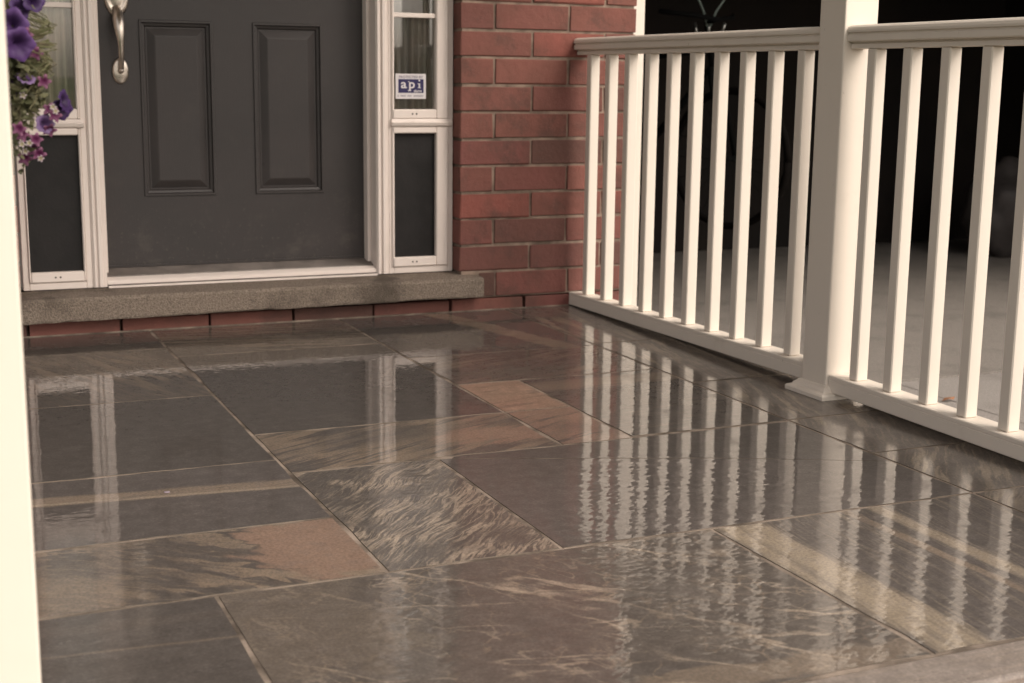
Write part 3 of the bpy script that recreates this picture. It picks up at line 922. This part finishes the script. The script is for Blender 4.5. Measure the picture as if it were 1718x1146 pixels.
# ------------------------------------------------------------------ garage
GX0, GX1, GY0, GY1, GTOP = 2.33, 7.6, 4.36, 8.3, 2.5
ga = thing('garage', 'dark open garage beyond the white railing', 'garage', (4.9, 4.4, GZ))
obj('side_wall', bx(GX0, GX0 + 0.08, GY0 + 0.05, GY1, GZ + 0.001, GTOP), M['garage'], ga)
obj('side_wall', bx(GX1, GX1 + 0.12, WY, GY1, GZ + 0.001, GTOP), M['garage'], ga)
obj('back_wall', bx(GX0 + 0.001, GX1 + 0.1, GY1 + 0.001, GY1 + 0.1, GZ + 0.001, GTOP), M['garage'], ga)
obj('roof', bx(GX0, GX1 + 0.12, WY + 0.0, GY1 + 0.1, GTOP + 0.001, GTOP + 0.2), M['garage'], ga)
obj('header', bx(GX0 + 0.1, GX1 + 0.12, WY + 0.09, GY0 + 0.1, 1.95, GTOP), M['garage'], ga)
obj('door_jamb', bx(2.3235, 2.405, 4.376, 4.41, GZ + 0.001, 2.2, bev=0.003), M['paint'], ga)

# ------------------------------------------------------------------ hanging basket of flowers
def leaf_mat(name, a, b):
    t = NT(name)
    oi = t.n('ObjectInfo')
    n_ = t.noise(t.tc.outputs['Object'], 45, 2)
    t.base(t.mix(t.ramp(n_, 0.3, 0.7), a, b), 0.6, 0.3)
    t.set(t.p, 'Subsurface Weight', 0.0)
    return t.m
M['leaf'] = leaf_mat('petunia_leaf', (0.055, 0.06, 0.025, 1), (0.12, 0.11, 0.06, 1))
M['stem'] = leaf_mat('petunia_stem', (0.10, 0.105, 0.045, 1), (0.12, 0.10, 0.06, 1))
M['pot'] = plain('brown_coir_liner', (0.10, 0.065, 0.04, 1), 0.95, 0.1, var=0.4, scale=30)
def petal_mat(name, inner, outer, r):
    t = NT(name)
    ln = t.n('VectorMath'); ln.operation = 'LENGTH'
    t.set(ln, 0, t.tc.outputs['Object'])
    n_ = t.noise(t.tc.outputs['Object'], 130, 3)
    f = t.math('ADD', ln.outputs['Value'], t.math('MULTIPLY', t.math('SUBTRACT', n_, 0.5), r * 0.5))
    t.base(t.mix(t.ramp(f, r * 0.25, r * 0.75), inner, outer), 0.6, 0.25)
    return t.m
M['violet'] = petal_mat('violet_petal', (0.035, 0.014, 0.06, 1), (0.072, 0.032, 0.12, 1), 0.03)
M['dark_violet'] = petal_mat('dark_violet_petal', (0.016, 0.005, 0.03, 1), (0.042, 0.018, 0.08, 1), 0.022)
M['lilac'] = petal_mat('lilac_petal', (0.09, 0.045, 0.13, 1), (0.16, 0.11, 0.20, 1), 0.02)
M['magenta'] = petal_mat('magenta_petal', (0.06, 0.006, 0.036, 1), (0.17, 0.07, 0.12, 1), 0.014)
M['white_petal'] = petal_mat('white_petal', (0.18, 0.16, 0.09, 1), (0.27, 0.22, 0.25, 1), 0.006)

def flower_mesh(name, r, mat, lobes=5, depth=0.7, notch=0.18):
    bm = bmesh.new()
    seg = lobes * 5
    rings = []
    for q, (fr_, dz) in enumerate(((0.06, -depth), (0.2, -depth * 0.45), (0.48, -0.12), (0.78, 0.02), (1.0, -0.06))):
        rg = []
        for k in range(seg):
            a = 2 * math.pi * k / seg
            l = 0.5 + 0.5 * math.cos(a * lobes)
            rr = r * fr_ * (1 - notch * (1 - l) * (fr_ ** 2))
            z = r * (dz + 0.10 * fr_ * fr_ * math.cos(a * lobes * 2 + 0.6) + random.uniform(-0.04, 0.04) * fr_)
            rg.append(bm.verts.new((rr * math.cos(a), rr * math.sin(a), z)))
        rings.append(rg)
    for a, b in zip(rings, rings[1:]):
        for k in range(seg):
            bm.faces.new((a[k], a[(k + 1) % seg], b[(k + 1) % seg], b[k]))
    bm.faces.new(list(reversed(rings[0])))
    me = bpy.data.meshes.new(name); bm.to_mesh(me); bm.free()
    for p in me.polygons: p.use_smooth = True
    me.materials.append(mat)
    return me
bk = thing('hanging_basket', 'basket of trailing purple flowers and leaves hanging beside the left post', 'flower basket', (0.005, 2.1, 1.06))
BC = Vector((0.005, 2.1, 1.06))
obj('liner', lathe(bmesh.new(), [(0.03, -0.10), (0.075, -0.085), (0.105, -0.04), (0.12, 0.0), (0.112, 0.003), (0.03, -0.02)], BC, 'z', 24), M['pot'], bk, smooth=True)
hg = bmesh.new()
for a in (0.4, 2.5, 4.6):
    tube(hg, [BC + Vector((0.115 * math.cos(a), 0.115 * math.sin(a), 0)), Vector((BC.x, BC.y, 1.62))], 0.0018, 6)
tube(hg, [(BC.x, BC.y, 1.62), (BC.x, BC.y, 2.6)], 0.002, 6)
obj('hanger', hg, M['rubber'], bk)
rim = bmesh.new()
tube(rim, [BC + Vector((0.121 * math.cos(a * math.pi / 12), 0.121 * math.sin(a * math.pi / 12), 0.004)) for a in range(25)], 0.003, 6)
obj('rim', rim, M['rubber'], bk)
KX = 0.155 / 2.0
def fp(pxx, pyy, y):
    """point of the trailing plant from its bearing and height as surveyed, at distance y"""
    a = (pxx - 30) * 0.000436
    return Vector((y * (0.0775 + (pxx - 30) * 0.000340), y, 0.773 + y * (0.0230 - (pyy - 60) * 0.000402)))
rng = random.Random(4)
lv = bmesh.new(); sm = bmesh.new()
def add_leaf(p, d, L, W):
    d = d.normalized()
    s = d.cross(Vector((rng.uniform(-1, 1), rng.uniform(-1, 1), rng.uniform(-1, 1)))).normalized()
    nn = d.cross(s)
    A = [p, p + d * L * 0.3 + s * W * 0.5, p + d * L * 0.7 + s * W * 0.42, p + d * L, p + d * L * 0.7 - s * W * 0.42, p + d * L * 0.3 - s * W * 0.5]
    mid1, mid2 = p + d * L * 0.3 - nn * W * 0.12, p + d * L * 0.7 - nn * W * 0.12
    v = [lv.verts.new(q) for q in A]
    m1, m2 = lv.verts.new(mid1), lv.verts.new(mid2)
    lv.faces.new((v[0], m1, v[1])); lv.faces.new((v[1], m1, m2, v[2])); lv.faces.new((v[2], m2, v[3]))
    lv.faces.new((v[0], v[5], m1)); lv.faces.new((v[5], v[4], m2, m1)); lv.faces.new((v[4], v[3], m2))
for s in range(150):
    # trailing stems: over the rim, bulging out to the right, then hanging inwards again
    yy = rng.uniform(1.97, 2.16)
    lim = rng.random() ** 0.7                     # how far out this stem bulges
    xo = (0.072 + 0.030 * lim) * yy               # outermost reach
    ze = 0.635 + 0.12 * lim + rng.uniform(0, 0.12)
    zs = 0.97 - 0.05 * lim if lim < 0.25 else 0.81
    pts = []
    for i in range(9):
        u = i / 8
        bul = math.sin(min(1, u * 1.45) * math.pi / 2) - 0.35 * max(0, u - 0.6) / 0.4
        x = 0.118 + (xo - 0.118) * bul
        pts.append(Vector((x + rng.uniform(-1, 1) * 0.005, yy + rng.uniform(-1, 1) * 0.006, zs + (ze - zs) * u ** 1.1)))
    tube(sm, pts, 0.0010, 5)
    for i in range(1, 9):
        if (pts[i].z > 0.80 and pts[i].x > 0.135) or (pts[i].z > 0.745 and pts[i].x > 0.165): continue
        for q in range(5):
            add_leaf(pts[i] + Vector((rng.uniform(-1, 1), rng.uniform(-1, 1), rng.uniform(-1, 1))) * 0.010,
                     Vector((rng.uniform(-1, 1), rng.uniform(-1, 1), rng.uniform(-0.9, 0.5))), rng.uniform(0.008, 0.020), rng.uniform(0.004, 0.010))
sp = fp(52, 78, 2.02)
tube(sm, [fp(30, 92, 2.05), sp, fp(72, 70, 2.0), fp(87, 67, 2.0)], [0.0012, 0.0012, 0.0014, 0.0022], 6)
tag(obj('foliage', lv, M['leaf'], bk), kind='stuff')
tag(obj('stems', sm, M['stem'], bk), kind='stuff')
FM = {k: [flower_mesh('petunia_flower', r, M[k], lb, dp, nt_) for _ in range(2)] for k, r, lb, dp, nt_ in
      (('violet', 0.0235, 5, 0.8, 0.2), ('dark_violet', 0.0165, 5, 0.8, 0.16), ('lilac', 0.014, 5, 0.9, 0.15), ('magenta', 0.0105, 5, 0.4, 0.45), ('white_petal', 0.0052, 5, 0.3, 0.45))}
FL = [('violet', 18, 42, 1.96, (-0.2, -1, 0.1)), ('violet', 30, 74, 1.93, (0.25, -1, -0.15)), ('dark_violet', 36, 17, 1.98, (0.5, -0.8, 0.3)), ('violet', 6, 70, 1.99, (-0.3, -1, 0)),
      ('lilac', 40, 128, 1.97, (0.2, -0.5, 0.8)), ('dark_violet', 112, 166, 1.98, (0.8, -0.5, 0.15)), ('dark_violet', 105, 180, 2.0, (0.3, -0.9, -0.2)), ('lilac', 72, 204, 1.98, (0.3, -0.9, 0.1)),
      ('dark_violet', 62, 3, 1.98, (0.3, -1, 0.2)), ('magenta', 74, 134, 1.97, (0.2, -1, 0.1)), ('magenta', 61, 88, 1.98, (0.1, -1, 0.2)), ('magenta', 45, 58, 1.95, (0.3, -1, 0.2)), ('magenta', 82, 180, 1.98, (0, -1, 0.3)),
      ('magenta', 92, 190, 1.97, (0.3, -1, 0)), ('magenta', 22, 212, 1.96, (0, -1, 0.2)), ('magenta', 28, 222, 1.97, (0.4, -1, 0)), ('magenta', 53, 230, 1.97, (0.2, -1, 0.2)), ('magenta', 58, 255, 1.97, (0.2, -1, -0.1)),
      ('magenta', 48, 248, 1.98, (-0.2, -1, 0)), ('magenta', 80, 215, 1.98, (0.2, -1, -0.4)), ('white_petal', 33, 157, 1.96, (0, -1, 0.2)), ('white_petal', 93, 183, 1.95, (0.3, -1, 0.3)), ('white_petal', 88, 176, 1.96, (0, -1, 0.3)),
      ('white_petal', 26, 238, 1.96, (0, -1, 0.2)), ('white_petal', 40, 236, 1.96, (0, -1, 0.2)), ('white_petal', 50, 190, 1.97, (0, -1, 0.1)), ('white_petal', 32, 250, 1.97, (0.2, -1, 0)), ('white_petal', 60, 262, 1.97, (0.2, -1, 0)),
      ('magenta', 30, 262, 1.98, (0, -1, -0.2)), ('violet', -6, 150, 2.0, (-0.2, -1, 0)), ('lilac', 8, 110, 2.0, (0, -1, 0.3))]
for i, (k, a, b, y, d) in enumerate(FL):
    o = link('flower', FM[k][i % 2], bk, fp(a, b, y))
    o.rotation_euler = Vector(d).to_track_quat('Z', 'Y').to_euler()

# ------------------------------------------------------------------ things in the garage
steel = plain('dull_steel', (0.30, 0.30, 0.28, 1), 0.35, 0.5, metal=0.8)
M['bike_paint'] = plain('dark_bike_paint', (0.004, 0.004, 0.004, 1), 0.8, 0.05)
M['teal'] = plain('grey_green_cable', (0.16, 0.20, 0.18, 1), 0.5)
def bicycle(loc, rz):
    b = thing('bicycle', 'dark bicycle hung up in the garage by two cords that rise in a V', 'bicycle', loc)
    b.rotation_euler = (0, 0, rz)
    def part(name, bm, mat, parent=None, at=(0, 0, 0), smooth=True):
        bmesh.ops.recalc_face_normals(bm, faces=bm.faces)
        me = bpy.data.meshes.new(name); bm.to_mesh(me); bm.free()
        for p in me.polygons: p.use_smooth = smooth
        me.materials.append(mat)
        o = bpy.data.objects.new(name, me); C.objects.link(o)
        o.parent = parent or b
        o.location = at
        return o
    def hoop(r, t, seg=40):
        bm = bmesh.new()
        pts = [(r * math.cos(2 * math.pi * k / seg), 0, r * math.sin(2 * math.pi * k / seg)) for k in range(seg + 1)]
        return tube(bm, pts, t, 8)
    for x in (0.0, 1.02):
        wh = part('wheel', hoop(0.315, 0.006), steel, at=(x, 0, 0.335))
        wh.data.materials[0] = M['bike_paint']
        part('tyre', hoop(0.328, 0.018), M['rubber'], wh)
        spk = bmesh.new()
        for k in range(18):
            a = 2 * math.pi * k / 18
            tube(spk, [(0.02 * math.cos(a + 0.5), 0, 0.02 * math.sin(a + 0.5)), (0.312 * math.cos(a), 0, 0.312 * math.sin(a))], 0.0011, 4)
        part('spoke', spk, M['bike_paint'], wh)
        part('hub', lathe(bmesh.new(), [(0.018, -0.04), (0.014, -0.02), (0.014, 0.02), (0.018, 0.04)], (0, 0, 0), 'y', 12), M['bike_paint'], wh)
    f = bmesh.new()
    bb, hs_, hb, st2, = (0.44, 0, 0.29), (0.885, 0, 0.86), (0.905, 0, 0.78), (0.30, 0, 0.80)
    tube(f, [bb, hb], 0.018); tube(f, [st2, hs_], 0.016); tube(f, [bb, st2], 0.016); tube(f, [hb, (0.87, 0, 0.92)], 0.019)
    for s in (-0.03, 0.03):
        tube(f, [(0.44, s * 0.6, 0.29), (0.0, s * 1.8, 0.335)], 0.009, 6); tube(f, [(0.30, s * 0.4, 0.78), (0.0, s * 1.8, 0.335)], 0.008, 6)
    part('frame', f, M['bike_paint'])
    fk = bmesh.new()
    for s in (-1, 1):
        tube(fk, [(0.905, s * 0.02, 0.76), (0.93, s * 0.05, 0.70), (1.02, s * 0.05, 0.335)], 0.012, 8)
    part('fork', fk, M['bike_paint'])
    hbm = bmesh.new()
    tube(hbm, [(0.865, 0, 0.92), (0.855, 0, 0.985), (0.92, 0, 1.0)], 0.013)
    tube(hbm, [(0.80, -0.31, 1.03), (0.90, -0.16, 1.015), (0.92, 0, 1.0), (0.90, 0.16, 1.015), (0.80, 0.31, 1.03)], 0.012)
    part('handlebar', hbm, M['bike_paint'])
    cd = bmesh.new()
    tube(cd, [(0.87, 0.0, 0.95), (0.85, -0.02, 1.04), (0.80, -0.16, 1.30), (0.80, -0.18, 2.05)], 0.005, 6)
    part('hanging_cord', cd, M['teal'])
    cd = bmesh.new()
    tube(cd, [(0.87, 0.0, 0.95), (0.89, 0.03, 1.04), (0.98, 0.20, 1.30), (0.98, 0.22, 2.05)], 0.005, 6)
    part('hanging_cord', cd, M['teal'])
    for dx in (-0.04, 0.0, 0.045):
        part('hook', tube(bmesh.new(), [(0.87 + dx, dx, 0.93), (0.87 + dx * 1.4, dx, 0.985)], 0.008, 6), steel)
    sd_ = bmesh.new()
    lathe(sd_, [(0.03, -0.02), (0.075, 0.0), (0.07, 0.025), (0.02, 0.04)], (0.22, 0, 0.93), 'z', 16)
    tube(sd_, [(0.30, 0, 0.80), (0.265, 0, 0.92)], 0.013)
    part('saddle', sd_, M['rubber'])
    cr_ = bmesh.new()
    tube(cr_, [(0.44, -0.07, 0.29), (0.54, -0.075, 0.20)], 0.009); tube(cr_, [(0.44, 0.07, 0.29), (0.34, 0.075, 0.38)], 0.009)
    tube(cr_, [(0.44, -0.075, 0.29), (0.44, 0.075, 0.29)], 0.014)
    box(cr_, 0.50, 0.58, -0.16, -0.08, 0.19, 0.21); box(cr_, 0.30, 0.38, 0.08, 0.16, 0.37, 0.39)
    part('crank', cr_, M['bike_paint'])
    return b
bicycle((3.30, 6.80, 0.055), R(-66))

def bag(loc, label):
    rg = random.Random(11)
    bm = bmesh.new()
    bmesh.ops.create_icosphere(bm, subdivisions=4, radius=1.0)
    from mathutils import noise as N
    for v in bm.verts:
        p = v.co.copy()
        k = 1 + 0.16 * N.noise(p * 2.1) + 0.07 * N.noise(p * 5.3)
        v.co = Vector((p.x * 0.30 * k, p.y * 0.24 * k, max(-0.93, p.z) * 0.36 * k * (1 if p.z < 0.3 else 0.9)))
    bmesh.ops.translate(bm, verts=bm.verts, vec=Vector(loc) + Vector((0, 0, 0.335)))
    o = obj('sack', bm, plain('grey_sack_plastic', (0.055, 0.047, 0.044, 1), 0.6, var=0.3), at=loc, smooth=True)
    return tag(o, label, 'sack')
bag((6.93, 7.42, GZ), 'dim grey sack slumped on the garage floor at the right edge of the photo')

# dry leaf on the driveway and a fleck on the paving
lf_ = bmesh.new()
P0 = Vector((3.50, 4.00, GZ + 0.004))
pts = [P0 + Vector(q) for q in ((0, 0, 0), (0.02, 0.012, 0.008), (0.042, 0.011, 0.005), (0.06, 0, 0.012), (0.042, -0.014, 0.006), (0.02, -0.012, 0.010))]
lf_.faces.new([lf_.verts.new(q) for q in pts])
r_ = bmesh.ops.extrude_face_region(lf_, geom=list(lf_.faces))
bmesh.ops.translate(lf_, verts=[v for v in r_['geom'] if isinstance(v, bmesh.types.BMVert)], vec=(0, 0, 0.0012))
tag(obj('dry_leaf', lf_, plain('dry_leaf_orange', (0.30, 0.14, 0.07, 1), 0.8), at=P0), 'dry orange leaf lying on the driveway behind the nearer railing', 'leaf')
fk_ = bmesh.new()
bmesh.ops.create_icosphere(fk_, subdivisions=2, radius=1.0)
bmesh.ops.scale(fk_, verts=fk_.verts, vec=(0.006, 0.004, 0.0016))
bmesh.ops.translate(fk_, verts=fk_.verts, vec=(0.419, 2.561, 0.0016))
tag(obj('petal', fk_, M['white_petal'], at=(0.419, 2.561, 0)), 'tiny white fallen petal on the tan streak of a paving slab', 'petal')
